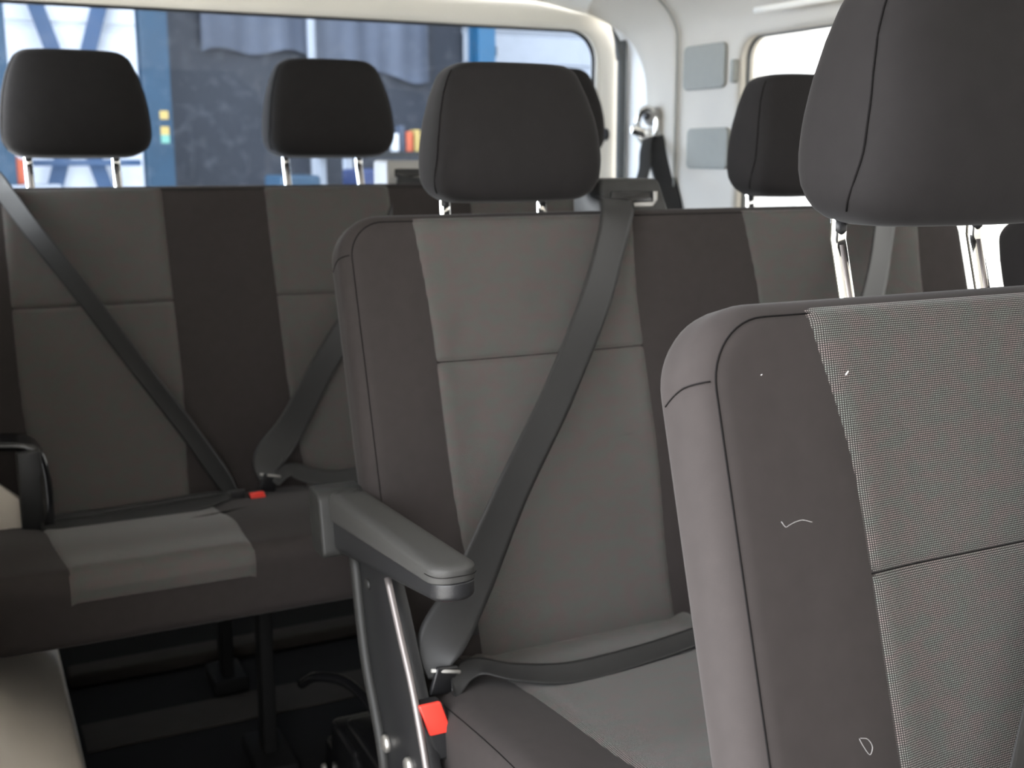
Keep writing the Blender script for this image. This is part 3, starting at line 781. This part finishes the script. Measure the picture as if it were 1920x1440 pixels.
# ================================================================== the workshop behind the van
ZG = -.35
tag(mesh('ground', box(-12, 14, -12, 6.6, ZG-.1, ZG, 0), M['concrete'], smooth=False), 'pale concrete ground around the van', 'ground', kind='structure')
YW = 6.3
def ribbed(x0, x1, z0, z1, y, pitch, amp):
    """cladding sheet with shallow horizontal ribs"""
    zs_ = []; z = z0
    while z < z1: zs_ += [(z, 0), (z+pitch*.85, 0), (z+pitch*.88, amp), (z+pitch*.97, amp)]; z += pitch
    V = [(x, y+a, zz) for zz, a in zs_ for x in (x0, x1)]+[(x, y+.05, zz) for zz in (zs_[-1][0], z0) for x in (x0, x1)]
    n = len(V)//2
    return V, [(2*i, 2*i+1, 2*(i+1)+1, 2*(i+1)) for i in range(n-1)]+[(2*n-2, 2*n-1, 1, 0)]
struct('wall_back', ribbed(-3, 1.0, ZG, 4.2, YW, .30, .02), M['panelw'], 'white ribbed cladding behind the rear window, left', 'wall', smooth=False)
struct('wall_middle', box(.98, 2.75, ZG, 4.2, YW, YW+.06, 0) if False else box(.98, 2.76, YW, YW+.06, ZG, 4.2, .004), M['paneld'], 'dark blue grey workshop partition behind the rear window', 'wall', smooth=False)
struct('wall_far', ribbed(2.75, 3.9, ZG, 4.2, YW-.02, .18, .015), M['panell'], 'light grey slatted cladding behind the rear window, right', 'wall', smooth=False)
def column(x0, x1, y, m, label):
    r = empty('steel_column', ((x0+x1)/2, y, ZG), label, 'column')
    w = x1-x0
    web = mesh('web', box(x0+w*.42, x0+w*.58, y-.06, y+.06, ZG, 4.0, .002), m, r, smooth=False)
    mesh('flange', box(x0, x1, y-.075, y-.06, ZG, 4.0, .003), m, r, smooth=False)
    mesh('flange', box(x0, x1, y+.06, y+.075, ZG, 4.0, .003), m, r, smooth=False)
    return r
c1 = column(.905, 1.035, 6.0, M['blue'], 'dark blue steel column right of the white cladding')
for z, m, n in ((1.29, M['yellow'], 'sticker'), (1.215, M['yellow'], 'sticker'), (1.175, M['green'], 'sticker')):
    mesh(n, box(.975, 1.015, 5.921, 5.925, z-.02, z+.02, .001), m, c1, smooth=False)
column(2.69, 2.79, 6.0, M['blue2'], 'bright blue steel column by the light grey cladding')
column(.17, .31, 6.0, M['blue'], 'blue steel column at the left edge of the rear window')
xb = empty('cross_brace', (.60, 6.2, 1.3), 'blue steel cross brace in front of the white cladding', 'brace')
for s in (-1, 1):
    c = Vector((.615, 6.22, 1.33)); d = Vector((s*.20, 0, .66)).normalized()*1.3; w = Vector((d.z, 0, -d.x)).normalized()*.037
    V = [c-d-w, c-d+w, c+d+w, c+d-w]; V2 = [p+Vector((0, .012, 0)) for p in V]
    mesh('bar', ([p+Vector((0, s*.008, 0)) for p in V+V2], [(0, 1, 2, 3), (7, 6, 5, 4), (0, 4, 5, 1), (1, 5, 6, 2), (2, 6, 7, 3), (3, 7, 4, 0)]), M['brace'], xb, smooth=False)
mesh('tie_bar', box(.30, .91, 6.17, 6.19, 1.045, 1.075, .003), M['brace'], xb, smooth=False)
# lighter wavy-edged sheet whose colour stands in for a reflection in the rear glass
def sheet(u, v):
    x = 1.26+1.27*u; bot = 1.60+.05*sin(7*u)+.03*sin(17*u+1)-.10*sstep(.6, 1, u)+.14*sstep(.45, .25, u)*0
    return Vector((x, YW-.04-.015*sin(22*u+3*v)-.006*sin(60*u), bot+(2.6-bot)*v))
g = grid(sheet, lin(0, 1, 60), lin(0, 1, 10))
tag(mesh('reflection_sheet', g, M['panelm']), 'blue grey painted reflection of the rear glass, high on the dark partition', 'sheet')
tag(mesh('drain_pipe', tube([(1.83, 6.2, ZG), (1.83, 6.2, 4)], .024, 12), M['panell']), 'thin pale vertical pipe on the dark partition', 'pipe')
ch = mesh('cable_chain', join(*[box(2.815+.012*(i % 2), 2.872+.012*(i % 2), 6.1, 6.16, .2+.085*i, .2+.085*i+.06, .008) for i in range(28)]), M['dgrey'], smooth=False)
tag(ch, 'dark cable chain beside the bright blue column', 'chain')
# clutter at the foot of the partition
wb = empty('workbench', (2.3, 5.6, ZG), 'workbench seen low through the rear window between two headrests', 'workbench')
mesh('bench_top', box(1.75, 2.75, 5.45, 5.95, 1.085, 1.115, .004), M['dgrey'], wb, smooth=False)
for X in (1.78, 2.70):
    for Y in (5.48, 5.92): mesh('leg', box(X-.02, X+.02, Y-.02, Y+.02, ZG, 1.085, .003), M['panell'], wb, smooth=False)
for i, (x, w, h, m, lab) in enumerate([(2.085, .018, .09, 'white', 'white carton on the workbench, first from the left'), (2.115, .022, .13, 'panelm', 'slim blue grey bottle-shaped pack on the workbench'), (2.152, .034, .10, 'orange', 'orange pack on the workbench, between two pale ones'), (2.195, .030, .11, 'yellow', 'yellow box on the workbench'), (2.24, .040, .08, 'white', 'white carton on the workbench, right of the yellow box')]):
    tag(mesh('carton', box(x-w/2, x+w/2, 5.60, 5.68, 1.115, 1.115+h, .004), M[m], smooth=False), lab, 'carton', 'packs on the workbench')
tag(mesh('storage_bin', box(1.69, 1.83, 5.0, 5.3, .72, 1.035, .015), M['bin'], smooth=False), 'deep blue plastic bin standing before the workbench', 'bin')
tag(mesh('storage_bin', box(1.32, 1.50, 5.0, 5.3, .72, 1.01, .015), M['blue'], smooth=False), 'dull blue bin standing left of the pale pipe', 'bin')
rk = empty('bin_rack', (1.64, 5.15, ZG), 'low dark rack carrying the two blue bins', 'rack')
mesh('shelf', box(1.16, 2.12, 4.95, 5.35, .69, .72, .004), M['dgrey'], rk, smooth=False)
for X in (1.18, 2.10):
    for Y in (4.98, 5.32): mesh('leg', box(X-.02, X+.02, Y-.02, Y+.02, ZG, .69, .003), M['dgrey'], rk, smooth=False)
tag(mesh('canister', join(box(.265, .345, 5.95, 6.03, .96, 1.08, .01), tube([(.285, 5.99, 1.08), (.30, 5.99, 1.10), (.325, 5.99, 1.08)], .006, 8)), M['orange'], smooth=False), 'orange canister glimpsed below the left rear headrest', 'canister')
sh = empty('wall_shelf', (.32, 6.0, .94), 'small shelf under the orange canister', 'shelf')
mesh('board', box(.16, .50, 5.90, 6.10, .935, .96, .003), M['panell'], sh, smooth=False)
mesh('bracket', box(.30, .33, 5.92, 6.12, ZG, .935, .003), M['panell'], sh, smooth=False)
